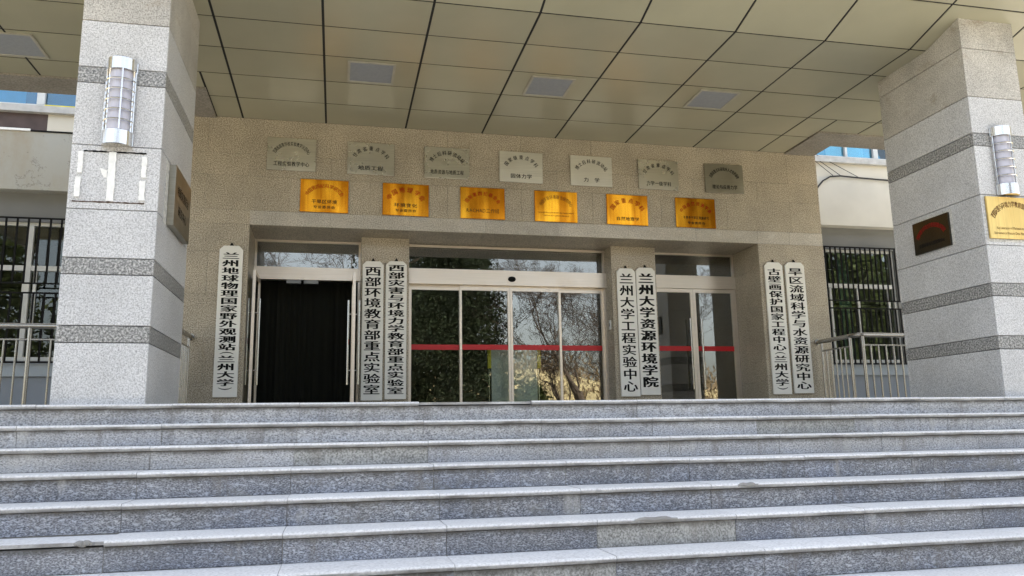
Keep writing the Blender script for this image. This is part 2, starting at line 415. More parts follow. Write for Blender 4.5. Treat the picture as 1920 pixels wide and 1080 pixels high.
# ------------------------------------------------------------------ terrace and steps
ZS = [-.004, -.167, -.3245, -.4883, -.6618, -.8347, -1.0124, -1.1976, -1.38, -1.57, -1.76]
GO = .3426; Y0 = -4.485; X0 = .114; PW = .975; KA, KB = -6, 14
XL, XR = X0+KA*PW, X0+KB*PW
ter = one('terrace', None, XL, XR, -4.13, 2.4, GZ, -.002, m_paving); tag(ter, kind='structure')
steps = MB()
for k in range(len(ZS)):
    zt = ZS[k]-.035
    steps.box(XL, XR, Y0+.0275-k*GO, -4.131, (ZS[k+1] if k+1 < len(ZS) else GZ)-.04, zt-.002) if k == 0 else steps.box(XL, XR, Y0+.0275-k*GO, Y0+.0262-(k-1)*GO, GZ, zt-.002)
steps = steps.build('steps', m_mortar); tag(steps, kind='structure')
def tread_mesh(wd, dep, t, broken=False):
    k = ('tread', wd, round(dep, 3), t, broken)
    if k in _cache: return _cache[k]
    a = wd/2-.0015
    if broken: prof = [(.020, 0), (dep, 0), (dep, t), (.020, t)]
    else:
        r = t/2; prof = [(dep, 0), (dep, t)]+[(r-r*math.sin(q), r+r*math.cos(q)) for q in [math.pi*i/8 for i in range(9)]]
    mb = MB().prism(prof, 'x', -a, a)
    import bmesh
    me = bpy.data.meshes.new('tread_slab'); me.from_pydata(mb.v, [], mb.f)
    bm = bmesh.new(); bm.from_mesh(me); bmesh.ops.recalc_face_normals(bm, faces=bm.faces); bm.to_mesh(me); bm.free()
    me.polygons.foreach_set('use_smooth', [not broken]*len(me.polygons)); me.set_sharp_from_angle(angle=R(35))
    me.materials.append(m_tread); _cache[k] = me; return me
rj = random.Random(3)
for k, z in enumerate(ZS):
    zb = ZS[k+1] if k+1 < len(ZS) else GZ
    yf = Y0-k*GO
    for i in range(KA, KB):
        xa = X0+i*PW; xm = xa+PW/2
        broken = (k == 0 and i == 2) or (k == 5 and i == -1)
        o = link('tread_slab', tread_mesh(PW, GO+.02, .020 if broken else .035, broken), steps, (xm, yf, z-(.027 if broken else .035)+rj.uniform(-.0015, .0015)))
        o.rotation_euler = (0, R(rj.uniform(-.06, .06)), 0)
        if broken: o['label'] = 'thin flat slab where the rounded nosing is missing'
        dy = rj.uniform(-.002, .003)
        hh = z-.040-zb
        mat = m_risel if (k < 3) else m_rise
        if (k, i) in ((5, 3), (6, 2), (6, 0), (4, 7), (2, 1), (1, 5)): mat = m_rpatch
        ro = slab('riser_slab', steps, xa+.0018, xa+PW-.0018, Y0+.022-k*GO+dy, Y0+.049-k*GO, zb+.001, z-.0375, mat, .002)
# small cement repairs on nosings
mr = MB()
for (x, k, wd) in ((4.30, 4, .16), (3.44, 5, .30), (.01, 5, .10)):
    y = Y0-k*GO; z = ZS[k]
    pts = []
    n = 9
    for j in range(n):
        t = j/(n-1); pts.append((x+(t-.5)*wd, y+.004+.006*math.sin(j*2.1), z-.012-.004*math.cos(j*1.7)))
    mr.tube(pts, [.008+.010*math.sin(math.pi*j/(n-1)) for j in range(n)], 6)
mr = mr.build('cement_patch', m_mortar, steps, True)

# ------------------------------------------------------------------ entrance wall
H = 4.189
ew = thing('entrance_wall', 'beige granite wall around the three glass doors under the canopy', 'wall', (4.1, .4, 0))
WX0, WX1, OX0, OX1, OZ = -.90, 9.10, .15, 7.93, 2.635
core = MB().box(WX0+.02, OX0-.02, .02, .93, 0, OZ+.02).box(OX1+.02, WX1-.02, .02, .93, 0, OZ+.02).box(WX0+.02, WX1-.02, .02, .93, OZ+.02, H+.2)
core.build('wall_core', m_joint, ew)
def course(z0, z1, joints, mat, x0, x1):
    js = [x0]+[j for j in joints if x0+.08 < j < x1-.08]+[x1]
    for a, b in zip(js, js[1:]): slab('granite_slab', ew, a+.0012, b-.0012, 0, .02, z0+.0012, z1-.0012, mat, .001)
up = [3.49+1.125*k for k in range(-5, 7)]; lo = [4.05+1.125*k for k in range(-5, 7)]
course(3.34, 3.66, up, m_wall, WX0, WX1); course(3.66, H+.02, lo, m_wall, WX0, WX1)
course(2.84, 3.34, lo, m_wall, WX0, WX1)
course(OZ, 2.84, up, m_walll, OX0, OX1); course(OZ, 2.84, [], m_wall, WX0, OX0); course(OZ, 2.84, [8.5], m_walll, OX1, WX1)
for i, (a, b) in enumerate([(0, .44), (.44, 1.04), (1.04, 1.64), (1.64, 2.24), (2.24, OZ)]):
    course(a, b, [-.38] if i % 2 else [], m_wall, WX0, OX0); course(a, b, [8.5] if i % 2 else [], m_wall, OX1, WX1)
    # door jambs and outer returns of the block
    slab('granite_slab', ew, OX0-.02, OX0, .0212, .93, a+.0012, b-.0012, m_wall, .001)
    slab('granite_slab', ew, OX1, OX1+.02, .0212, .93, a+.0012, b-.0012, m_wall, .001)
for a, b in [(0, .44), (.44, 1.04), (1.04, 1.64), (1.64, 2.24), (2.24, OZ), (OZ, 3.34), (3.34, H+.02)]:
    slab('granite_slab', ew, WX0, WX0+.02, .0212, 1.97, a+.0012, b-.0012, m_wall, .001)
    slab('granite_slab', ew, WX1-.02, WX1, .0212, 1.97, a+.0012, b-.0012, m_wall, .001)
for k in range(7):
    a = OX0+k*(OX1-OX0)/7; slab('soffit_slab', ew, a+.0012, a+(OX1-OX0)/7-.0012, .0212, .93, OZ, OZ+.02, m_wall, .001)
one('side_return', ew, WX0+.02, WX0+.20, .93, 2.2, 0, H+.2, m_joint); one('side_return', ew, WX1-.20, WX1-.02, .93, 2.2, 0, H+.2, m_joint)
for (a, b, lb) in ((1.70, 2.41, 'granite pier between the open left doors and the sliding doors'), (5.62, 6.37, 'granite pier between the sliding doors and the closed right doors')):
    p = thing('door_pier', lb, 'pillar', ((a+b)/2, .7, 0))
    one('pier_core', p, a+.02, b-.02, .52, .93, 0, OZ-.003, m_joint)
    zz = [0, .44, 1.04, 1.64, 2.24, OZ-.003]
    for i in range(5):
        slab('granite_slab', p, a, b, .50, .52, zz[i]+.0012, zz[i+1]-.0012, m_wall, .001)
        slab('granite_slab', p, a, a+.02, .5212, .93, zz[i]+.0012, zz[i+1]-.0012, m_wall, .001)
        slab('granite_slab', p, b-.02, b, .5212, .93, zz[i]+.0012, zz[i+1]-.0012, m_wall, .001)

# ------------------------------------------------------------------ big canopy pillars
PCZ = [0, .514, .656, 1.089, 1.231, 1.654, 2.224, 2.794, 2.941, 3.378, 3.964, 4.70]
BAND = (1, 3, 7)
def pillar(x0, x1, label):
    y0, y1 = -4.127, -2.701; p = thing('canopy_pillar', label, 'pillar', ((x0+x1)/2, (y0+y1)/2, 0))
    one('pillar_core', p, x0+.03, x1-.03, y0+.03, y1-.03, 0, 4.70, m_joint)
    for i in range(len(PCZ)-1):
        a, b = PCZ[i]+.0035, PCZ[i+1]-.0035; m = m_band if i in BAND else (m_pillarw if i >= 9 else m_pillar); e = .003
        slab('granite_slab', p, x0, x1, y0, y0+.03, a, b, m, e); slab('granite_slab', p, x0, x1, y1-.03, y1, a, b, m, e)
        slab('granite_slab', p, x0, x0+.03, y0+.031, y1-.031, a, b, m, e); slab('granite_slab', p, x1-.03, x1, y0+.031, y1-.031, a, b, m, e)
    return p
pillar(-.881, -.164, 'left granite pillar carrying white tape marks from a missing plaque')
pillar(8.272, 8.999, 'right granite pillar carrying a gold plaque below its lamp')

# ------------------------------------------------------------------ canopy
cp = thing('entrance_canopy', 'deep entrance canopy with cream metal ceiling panels over the steps', 'canopy', (4.1, -2.5, H))
A = 1.15; B = .7144; YB = -.98
rows = [(-.4503, -.7303)]  # narrow row in front of the wall is handled below
ys = [.0, -.7303, -1.4447, -2.1592, -2.8736, -3.5881]
TS = .185/.72   # slope of the outer rows
CX0, CX1 = -6, 13
G = .011
def panel(x0, x1, ya, yb, za=H, zb=H, name='ceiling_panel'):
    k = ('pan', round(x1-x0, 3), round(ya-yb, 3), round(zb-za, 3))
    if k not in _cache:
        w2 = (x1-x0)/2-.014; d = (ya-yb)/2-G; s = (zb-za)/2*(d/((ya-yb)/2))
        v = [(-w2, -d, s), (w2, -d, s), (w2, d, -s), (-w2, d, -s), (-w2, -d, s+.02), (w2, -d, s+.02), (w2, d, -s+.02), (-w2, d, -s+.02)]
        me = bpy.data.meshes.new(name); me.from_pydata(v, [], [(0, 3, 2, 1), (4, 5, 6, 7), (0, 1, 5, 4), (1, 2, 6, 5), (2, 3, 7, 6), (3, 0, 4, 7)])
        me.materials.append(m_panel); _cache[k] = me
    o = link(name, _cache[k], cp, ((x0+x1)/2, (ya+yb)/2, (za+zb)/2))
    o.rotation_euler = (R(rj.uniform(-.07, .07)), R(rj.uniform(-.07, .07)), 0)
    return o
SX0, SX1 = -.36, 8.53   # inner edges of the granite soffit frame
for r in range(5):
    ya, yb = ys[r], ys[r+1]
    for i in range(-5, 12):
        xa, xb = i*A, (i+1)*A
        if r == 0:
            xa, xb = max(xa, SX0), min(xb, SX1)
            if xb-xa < .1: continue
            panel(xa, xb, ya-.004, yb)
        elif r == 1:
            c0, c1 = max(xa, SX0), min(xb, SX1)
            if c1-c0 > .1: panel(c0, c1, ya, yb)
            if xa < SX0 and min(xb, SX0)-xa > .1: panel(xa, min(xb, SX0), YB, yb)
            if xb > SX1 and xb-max(xa, SX1) > .1: panel(max(xa, SX1), xb, YB, yb)
        else: panel(xa, xb, ya, yb)
for r in range(2):
    ya = ys[5]-r*.72; yb = ya-.72
    for i in range(-5, 12): panel(i*A, (i+1)*A, ya, yb, H+TS*(-ya+ys[5]), H+TS*(-yb+ys[5]))
one('ceiling_void', cp, -5*A, 12*A, -3.58, YB+.02, H+.004, H+.03, m_black)
one('ceiling_void', cp, SX0, SX1, YB+.021, -.001, H+.004, H+.03, m_black)
MB().prism([(-3.581, H+.004), (-5.03, H+.004+TS*1.45), (-5.03, H+.03+TS*1.45), (-3.581, H+.03)], 'x', -5*A, 12*A).build('ceiling_void', m_black, cp)
# rendered soffit frame
sf = MB().box(SX0-.53, SX0, YB+.5, -.002, H-.02, H+.55); sf.build('soffit_beam', m_beam, cp)
MB().box(SX1, SX1+.53, YB+.5, -.002, H-.02, H+.55).build('soffit_beam', m_beam, cp)
MB().box(-5*A, SX0, YB, YB+.5, H-.02, H+.55).build('soffit_beam', m_beam, cp)
MB().box(SX1, 12*A, YB, YB+.5, H-.02, H+.55).build('soffit_beam', m_beam, cp)
one('roof_slab', cp, -5*A-.1, 12*A+.1, -5.1, YB+.5, H+.56, H+.9, m_cap)
one('roof_slab', cp, SX0-.53, SX1+.53, YB+.502, 1.96, H+.56, H+.9, m_cap)
one('fascia', cp, -5*A-.1, 12*A+.1, -5.18, -5.05, H+.37, H+.98, m_cap)
one('fascia', cp, -5*A-.1, -5*A, -5.04, YB+.5, H-.02, H+.56, m_cap); one('fascia', cp, 12*A, 12*A+.1, -5.04, YB+.5, H-.02, H+.56, m_cap)

# recessed square lights in the ceiling
for (x, lb) in ((-2.32, 'square grey ceiling light left of the left pillar'), (1.72, 'square grey ceiling light above the leftmost silver plaques'),
                (4.02, 'square grey ceiling light above the middle silver plaques'), (6.34, 'square grey ceiling light nearest the right pillar')):
    t = thing('ceiling_light', lb, 'ceiling light', (x, -1.80, H), 'square lights in the canopy ceiling')
    s = .29
    fr = MB()
    for q in ((x-s, x+s, -1.80-s, -1.80-s+.03), (x-s, x+s, -1.80+s-.03, -1.80+s), (x-s, x-s+.03, -1.80-s+.03, -1.80+s-.03), (x+s-.03, x+s, -1.80-s+.03, -1.80+s-.03)):
        fr.box(q[0], q[1], q[2], q[3], H-.014, H-.002)
    fr.build('light_frame', m_trim, t)
    one('diffuser', t, x-s+.03, x+s-.03, -1.80-s+.03, -1.80+s-.03, H-.008, H-.003, m_diff)

# ------------------------------------------------------------------ doors
DY = .85
def ring(mb, x0, x1, y0, y1, z0, z1, wl, wt=None, wb=None):
    wt = wt or wl; wb = wb or wl
    mb.box(x0, x0+wl, y0, y1, z0, z1); mb.box(x1-wl, x1, y0, y1, z0, z1)
    mb.box(x0+wl, x1-wl, y0, y1, z1-wt, z1); mb.box(x0+wl, x1-wl, y0, y1, z0, z0+wb)
    return mb
def handle_y(parent, x, y, z0, z1, side):     # bar in front of a leaf that lies in the wall plane
    mb = MB().tube([(x, y, z0), (x, y, z1)], .016, 10)
    for z in (z0+.2, z1-.2): mb.tube([(x, y+.014, z), (x, y+side, z)], .009, 8)
    return mb.build('handle', m_steel, parent, True)
def transom(t, x0, x1, z0, z1):
    ring(MB(), x0, x1, DY-.01, DY+.04, z0, z1, .03, .03, .02).build('transom_frame', m_frame, t)
    one('pane', t, x0+.03, x1-.03, DY+.012, DY+.018, z0+.02, z1-.03, m_glass)
# left, open outwards
t = thing('glass_double_door', 'open glass double door with a black curtain hanging behind it', 'door', (.925, DY, 0))
one('header', t, .15, 1.70, DY-.06, DY+.06, 2.02, 2.20, m_frame); transom(t, .15, 1.70, 2.20, OZ-.003)
MB().box(.15, .185, DY-.02, DY+.05, 0, 2.019).box(1.665, 1.70, DY-.02, DY+.05, 0, 2.019).build('door_frame', m_frame, t)
def leaf_open(t, x, hinge_y, wd, sgn):
    y1, y0 = hinge_y, hinge_y-wd
    mb = MB()
    mb.box(x-.02, x+.02, y0, y0+.045, .02, 2.01).box(x-.02, x+.02, y1-.045, y1, .02, 2.01)
    mb.box(x-.02, x+.02, y0+.045, y1-.045, 1.95, 2.01).box(x-.02, x+.02, y0+.045, y1-.045, .02, .12)
    l = mb.build('door_leaf', m_frame, t)
    one('pane', l, x-.004, x+.004, y0+.045, y1-.045, .12, 1.95, m_glass)
    one('stripe', l, x-.006, x-.0045, y0+.045, y1-.045, .99, 1.07, m_stripe)
    for s in (-1, 1):
        hb = MB().tube([(x+s*.075, y0+.10, .42), (x+s*.075, y0+.10, 1.62)], .015, 10)
        for z in (.62, 1.42): hb.tube([(x+s*.02, y0+.10, z), (x+s*.062, y0+.10, z)], .009, 8)
        hb.build('handle', m_steel, l, True)
leaf_open(t, .235, DY-.03, .74, 1); leaf_open(t, 1.60, DY-.03, .74, -1)
# magnetic lock plates below the header
one('lock_plate', t, .62, .83, DY-.045, DY+.03, 1.965, 2.018, m_lock); one('lock_plate', t, .87, 1.08, DY-.045, DY+.03, 1.965, 2.018, m_lock)
# curtain
n = 70; mb = MB(); pr = []
for i in range(n+1):
    x = .17+1.51*i/n; pr.append((x, 1.28+.012*math.sin(i*.62+2.5*math.sin(i*.11))+.03*math.sin(i*.23+1)+.012*math.sin(i*1.7)*math.sin(i*.07)))
for (xa, ya), (xb, yb) in zip(pr, pr[1:]): mb.quad((xa, ya, .01), (xb, yb, .01), (xb, yb, 2.30), (xa, ya, 2.30))
for (xa, ya), (xb, yb) in zip(pr, pr[1:]): mb.quad((xa, ya+.006, .01), (xa, ya+.006, 2.30), (xb, yb+.006, 2.30), (xb, yb+.006, .01))
c = mb.build('door_curtain', m_curtain, None, True, fix=False); tag(c, 'black-green curtain filling the open left doorway', 'curtain')
# sliding doors
t = thing('sliding_door', 'four-panel automatic glass sliding door with a red stripe', 'door', (4.02, DY, 0))
one('header', t, 2.41, 5.62, DY-.09, DY+.08, 2.0, 2.235, m_frame); transom(t, 2.41, 5.62, 2.235, OZ-.003)
MB().box(2.41, 5.62, DY-.05, DY-.02, 2.585, 2.612).build('top_trim', m_frame, t)
MB().box(2.41, 2.445, DY-.03, DY+.06, 0, 1.999).box(5.585, 5.62, DY-.03, DY+.06, 0, 1.999).build('door_frame', m_frame, t)
sn = MB()
for i in range(7):
    a0, a1 = i*math.pi/12, (i+1)*math.pi/12
    if i == 6: break
    r0, r1 = .055*math.cos(a0), .055*math.cos(a1); h0, h1 = .05*math.sin(a0), .05*math.sin(a1)
    for k in range(16):
        u, v = 2*math.pi*k/16, 2*math.pi*(k+1)/16
        sn.quad((4.05+r0*1.15*math.cos(u), DY-.095-h0, 2.10+r0*math.sin(u)*.8), (4.05+r0*1.15*math.cos(v), DY-.095-h0, 2.10+r0*math.sin(v)*.8),
                (4.05+r1*1.15*math.cos(v), DY-.095-h1, 2.10+r1*math.sin(v)*.8), (4.05+r1*1.15*math.cos(u), DY-.095-h1, 2.10+r1*math.sin(u)*.8))
for k in range(16):
    u, v = 2*math.pi*k/16, 2*math.pi*(k+1)/16
    sn.quad((4.05+.0633*math.cos(u), DY-.0902, 2.10+.044*math.sin(u)), (4.05+.0633*math.cos(v), DY-.0902, 2.10+.044*math.sin(v)),
            (4.05+.0633*math.cos(v), DY-.095, 2.10+.044*math.sin(v)), (4.05+.0633*math.cos(u), DY-.095, 2.10+.044*math.sin(u)))
sn.build('motion_sensor', m_bars, t, True)
for i, (a, b, dy) in enumerate([(2.446, 3.262, .035), (3.225, 4.028, 0), (4.032, 4.862, 0), (4.822, 5.584, .035)]):
    l = ring(MB(), a, b, DY-.018+dy, DY+.016+dy, .015, 1.998, .036, .075, .03).build('door_leaf', m_frame, t)
    one('pane', l, a+.036, b-.036, DY-.003+dy, DY+.003+dy, .045, 1.923, m_glass)
    one('stripe', l, a+.036, b-.036, DY-.0055+dy, DY-.0035+dy, .99, 1.07, m_stripe)
one('floor_track', t, 2.41, 5.62, DY-.06, DY+.08, 0.001, .014, m_steel)
# right, closed
t = thing('glass_double_door', 'closed glass double door with long steel handles and a red stripe', 'door', (7.15, DY, 0))
one('header', t, 6.37, 7.93, DY-.04, DY+.06, 2.03, 2.235, m_frame); transom(t, 6.37, 7.93, 2.235, OZ-.003)
MB().box(6.37, 6.405, DY-.02, DY+.05, 0, 2.029).box(7.895, 7.93, DY-.02, DY+.05, 0, 2.029).build('door_frame', m_frame, t)
for (a, b, hx) in ((6.408, 7.148, 7.05), (7.152, 7.892, 7.25)):
    l = ring(MB(), a, b, DY-.02, DY+.02, .02, 2.025, .045, .06, .08).build('door_leaf', m_frame, t)
    one('pane', l, a+.045, b-.045, DY-.003, DY+.003, .10, 1.965, m_glass)
    one('stripe', l, a+.045, b-.045, DY-.0055, DY-.0035, .99, 1.07, m_stripe)
    handle_y(l, hx, DY-.085, .36, 1.52, .062)
# card readers on the door posts
for (x, z, lb) in ((1.688, 1.36, 'small white reader on the pier beside the open door'), (5.608, 1.30, 'small white reader beside the right end of the sliding door')):
    t = thing('card_reader', lb, 'card reader', (x, .70, z))
    one('reader_body', t, x-.012, x+.011, .60, .66, z, z+.15, m_white); one('reader_slot', t, x-.014, x-.0122, .615, .645, z+.05, z+.10, m_grey)

# ------------------------------------------------------------------ lobby behind the glass
lob = thing('lobby', 'dark lobby room seen through the glass doors', 'room', (4.1, 4, 0))
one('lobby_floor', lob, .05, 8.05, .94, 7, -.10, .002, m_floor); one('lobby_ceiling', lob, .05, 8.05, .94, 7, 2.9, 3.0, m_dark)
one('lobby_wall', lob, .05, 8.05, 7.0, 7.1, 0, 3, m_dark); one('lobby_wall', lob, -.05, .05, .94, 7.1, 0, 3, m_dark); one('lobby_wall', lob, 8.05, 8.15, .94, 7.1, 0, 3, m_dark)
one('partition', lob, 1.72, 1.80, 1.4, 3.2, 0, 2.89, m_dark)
# interior notice stand with yellow edges
t = thing('notice_stand', 'pale notice stand with yellow edging behind the sliding door', 'stand', (4.15, 1.25, 0))
one('notice_panel', t, 3.76, 4.50, 1.04, 1.07, .14, 1.08, m_blind)
MB().box(3.70, 3.755, 1.03, 1.08, .72, 1.08).box(4.505, 4.56, 1.03, 1.08, .72, 1.08).build('yellow_edge', m_yellow, t)
one('yellow_base', t, 3.70, 4.56, .97, 1.16, .004, .135, m_yellow)
MB().tube([(3.725, 1.055, .14), (3.725, 1.055, .71)], .012, 8).tube([(4.53, 1.055, .14), (4.53, 1.055, .71)], .012, 8).build('stand_leg', m_steel, t)
def basin(x, y, r0, r1, h, mat, name, label, cat, grp=None):
    mb = MB(); n = 20; prof = [(0, .004), (r0, .004), (r1, h), (r1+.012, h), (r1+.012, h-.012), (r0+.01, .0045)]
    prof = [(.001, .004), (r0, .004), (r1, h-.01), (r1+.012, h), (r1-.01, h), (r0-.012, .02), (.001, .02)]
    for (ra, za), (rb, zb) in zip(prof, prof[1:]):
        for k in range(n):
            u, v = 2*math.pi*k/n, 2*math.pi*(k+1)/n
            mb.quad((x+ra*math.cos(u), y+ra*math.sin(u), za), (x+ra*math.cos(v), y+ra*math.sin(v), za), (x+rb*math.cos(v), y+rb*math.sin(v), zb), (x+rb*math.cos(u), y+rb*math.sin(u), zb))
    o = mb.build(name, mat, None, True); tag(o, label, cat, grp); return o
basin(2.66, 1.05, .05, .062, .17, m_redp, 'flower_pot', 'left one of two small red pots inside the sliding door', 'pot', 'red pots inside the glass')
basin(2.81, 1.05, .05, .062, .17, m_redp, 'flower_pot', 'right one of two small red pots, next to the green pots', 'pot', 'red pots inside the glass')
basin(2.98, 1.04, .07, .085, .19, m_green, 'flower_pot', 'green pot beside the red pots behind the glass', 'pot', 'green pots inside the glass')
basin(3.18, 1.06, .07, .085, .19, m_green, 'flower_pot', 'green pot nearest the second door panel', 'pot', 'green pots inside the glass')
one('bucket', None, 3.29, 3.36, 1.00, 1.10, .004, .16, m_bluep); tag(bpy.data.objects['bucket'], 'small blue box beside the green pots behind the glass', 'box')

# ------------------------------------------------------------------ vertical name boards
def board(x0, x1, z0, z1, yb, txt, cw, label, bold=.03, ztop=None, zbot=None, lean=0.0, x_off=0.0):
    th = .035; y0 = yb-.045; cx = (x0+x1)/2
    t = thing('name_board', label, 'sign board', (cx, yb, z0), 'vertical white name boards beside the doors')
    c = .055
    bd = MB().prism([(x0, z0), (x1, z0), (x1, z1-c), (x1-c, z1), (x0+c, z1), (x0, z1-c)], 'y', y0, y0+th).build('board', m_board, t)
    mod = bd.modifiers.new('bevel', 'BEVEL'); mod.width = .006; mod.segments = 2; mod.limit_method = 'ANGLE'
    hk = MB().prism([(cx-.035, z1-.01), (cx+.035, z1-.01), (cx+.004, z1+.045), (cx-.004, z1+.045)], 'y', y0+.012, y0+.020); hk.tube([(cx, y0+.016, z1+.035), (cx, yb-.002, z1+.045)], .007, 6)
    hk.build('hook', m_bars, t)
    # characters, one under another
    zt = ztop if ztop is not None else z1-.10; zb = zbot if zbot is not None else z0+.05
    units = [.55 if ch in '()' else 1.0 for ch in txt]; pitch = (zt-zb)/sum(units); z = zt
    mb = MB()
    for ch, u in zip(txt, units):
        zc = z-pitch*u/2-z0
        if ch in '()': put(mb, ch, x_off, zc, pitch*.30, cw*.85, .0, R(-90), cjk=False)
        else: put(mb, ch, x_off+lean*(zc), zc, cw, pitch*.90, bold)
        z -= pitch*u
    place_text(mb, 'lettering', m_ink, t, (cx, y0-.0015, z0))
    return t
board(-.224, .086, .245, 2.315, 0, '兰州地球物理国家野外观测站(兰州大学)', .205, 'white name board alone on the wall left of the open door', .036, 2.225, .33)
board(1.722, 2.030, .207, 2.262, .50, '西部环境教育部重点实验室', .222, 'white name board on the left pier, next to the open door', .028, 2.19, .285)
board(2.064, 2.374, .223, 2.272, .50, '西部灾害与环境力学教育部重点实验室', .222, 'white name board on the left pier, beside the sliding door', .036, 2.225, .29)
board(5.688, 6.000, .237, 2.265, .50, '兰州大学工程实验中心', .218, 'white name board on the right pier, nearer the sliding door', .028, 2.19, .30)
board(6.012, 6.338, .258, 2.285, .50, '兰州大学资源环境学院', .235, 'white name board on the right pier with the boldest characters', .048, 2.20, .37)
board(7.993, 8.306, .232, 2.325, 0, '古壁画保护国家工程中心(兰州大学)', .21, 'left one of two white name boards right of the closed door', .034, 2.23, .29)
board(8.356, 8.692, .245, 2.335, 0, '旱区流域科学与水资源研究中心', .235, 'rightmost white name board, beside the steel railing', .030, 2.25, .30)

# ------------------------------------------------------------------ plaques on the lintel
PW_, PH_ = .672, .480
def plaque(cx, cz, mat, parts, label, cat='plaque', grp=None, y=0.0, w=PW_, h=PH_, tilt=0.0):
    t = thing('wall_plaque', label, cat, (cx, y, cz-h/2), grp)
    pm = MB(); pm.box(cx-w/2, cx+w/2, y-.028, y-.002, cz-h/2, cz+h/2)
    p = pm.build('plate', mat, t)
    mod = p.modifiers.new('bevel', 'BEVEL'); mod.width = .004; mod.segments = 2
    for k, (mtx, fn) in enumerate(parts):
        mb = MB(); fn(mb); place_text(mb, 'lettering', mtx, t, (cx, y-.0295, cz))
    if tilt: t.rotation_euler = (0, R(tilt), 0)
    return t
GS, GG = 'silver plaques in the upper row', 'gold plaques in the lower row'
def arc(txt, w, h, a=(152, 28), rx=.255, rz=.20, zc=-.045, b=.02): return lambda mb: textarc(mb, txt, 0, zc, rx, rz, a[0], a[1], w, h, b)
def line(txt, z, wd, h, b=.02): return lambda mb: textline(mb, txt, 0, z, wd, h, b)
sil = [(.683, m_silver, '甘肃省高等学校实验教学示范中心', '工程实验教学中心', .50, 'leftmost silver plaque with a crowded arc of small characters'),
       (1.798, m_silver, '甘肃省重点学科', '地质工程', .37, 'second silver plaque from the left with four wide-spaced characters'),
       (2.917, m_silver, '博士后科研流动站', '地质资源与地质工程', .50, 'third silver plaque from the left with a full bottom line'),
       (4.047, m_silverp, '国家级重点学科', '固体力学', .34, 'pale silver plaque in the middle of the upper row'),
       (5.164, m_silverp, '博士后科研流动站', '力 学', .26, 'pale silver plaque with only two bottom characters'),
       (6.273, m_silver, '甘肃省重点学科', '力学一级学科', .42, 'second silver plaque from the right in the upper row'),
       (7.405, m_silverd, '甘肃省重点科研院所人才培养基地', '理论与应用力学', .44, 'darkest plaque at the right end of the upper row')]
for i, (x, m, a_, b_, wd, lb) in enumerate(sil):
    many = len(a_) > 10
    plaque(x, 3.685, m, [(m_ink, arc(a_, .036 if many else .056, .064 if many else .070, (154, 26) if not many else (158, 22))), (m_ink, line(b_, -.145, wd, .072, .022))], lb, grp=GS, tilt=[0, .4, -.2, .5, .2, .5, -.3][i])
gol = [(1.153, '中国第四纪科学研究会', [('干旱区环境', -.085, .36, .062), ('专业委员会', -.165, .31, .045)], 'leftmost gold plaque with a red arc over two black lines'),
       (2.309, '中国地理学会', [('环境变化', -.085, .34, .062), ('专业委员会', -.165, .31, .045)], 'second gold plaque from the left, six red characters in the arc'),
       (3.451, '国际第四纪联合会', [('RACHAD工作组', -.115, .50, .060)], 'third gold plaque from the left with Latin capitals'),
       (4.582, '中德干旱环境联合研究中心', [('SINO-GERMAN CENTER FOR ARID ENVIRONMENT', -.10, .56, .024), ('AND PALAEO CLIMATE RESEARCH', -.145, .40, .024)], 'fourth gold plaque from the left with two tiny English lines'),
       (5.727, '国家重点学科', [('自然地理学', -.145, .38, .062)], 'second gold plaque from the right with one black line'),
       (6.871, '中国自然资源学会', [('干旱半干旱区资源研究', -.080, .44, .050), ('专业委员会', -.165, .30, .045)], 'rightmost gold plaque with a dark reflection across it')]
for i, (x, a_, ls, lb) in enumerate(gol):
    few = len(a_) <= 6; small = len(a_) > 10
    parts = [(m_brown if small else m_red, arc(a_, .076 if few else (.044 if small else .056), .084 if few else .066, (155, 25), .262, .20, -.05, .018 if len(a_) < 9 else .009))]
    for q in ls: parts.append((m_brown if small else m_ink, line(q[0], q[1], q[2], q[3], .022 if not small else .0)))
    plaque(x, 3.088, m_gold, parts, lb, grp=GG, tilt=[.2, .3, -.2, .3, .4, .2][i])
# plaques on the pillars
t = plaque(8.652, 1.961, m_brass, [(m_dred, arc('西部灾害与环境力学教育部重点实验室', .040, .070, (160, 20), .290, .21, -.052, .008)),
     (m_brown, line('Key Laboratory of Mechanics on Disaster and', -.118, .49, .034, .012)), (m_brown, line('Environment in Western China, Ministry of Education', -.176, .57, .032, .012))],
     'aged gold plaque on the front of the right pillar', 'plaque', None, -4.129, .675, .475)
MB().box(8.286, 8.313, -4.1305, -4.1275, 1.697, 2.191).box(8.3135, 8.999, -4.1305, -4.1275, 1.692, 1.721).build('adhesive_residue', m_resid, t)
t = thing('wall_plaque', 'dark plaque with a red arc on the inner side of the right pillar', 'plaque', (8.268, -3.365, 1.761))
one('plate', t, 8.245, 8.270, -3.655, -3.075, 1.761, 2.151, m_dplaq)
mb = MB(); textarc(mb, '西部灾害与环境力学教育部重点实验室', 0, -.067, .237, .18, 156, 24, .034, .058, .02); place_text(mb, 'lettering', m_redd, t, (8.2435, -3.365, 1.956), '-x')
mb = MB(); textline(mb, '资源环境与工程实验中心', 0, -.105, .42, .050, .03); place_text(mb, 'lettering', m_ink, t, (8.2435, -3.365, 1.956), '-x')
MB().box(8.2695, 8.2715, -3.697, -3.657, 1.754, 2.181).box(8.2695, 8.2715, -3.650, -3.09, 2.153, 2.174).build('adhesive_residue', m_resid, t)
t = thing('wall_plaque', 'thick steel plaque seen nearly edge-on, on the inner side of the left pillar', 'plaque', (-.14, -3.375, 1.635))
one('plate', t, -.162, -.102, -3.764, -2.985, 1.635, 2.203, m_silverd)
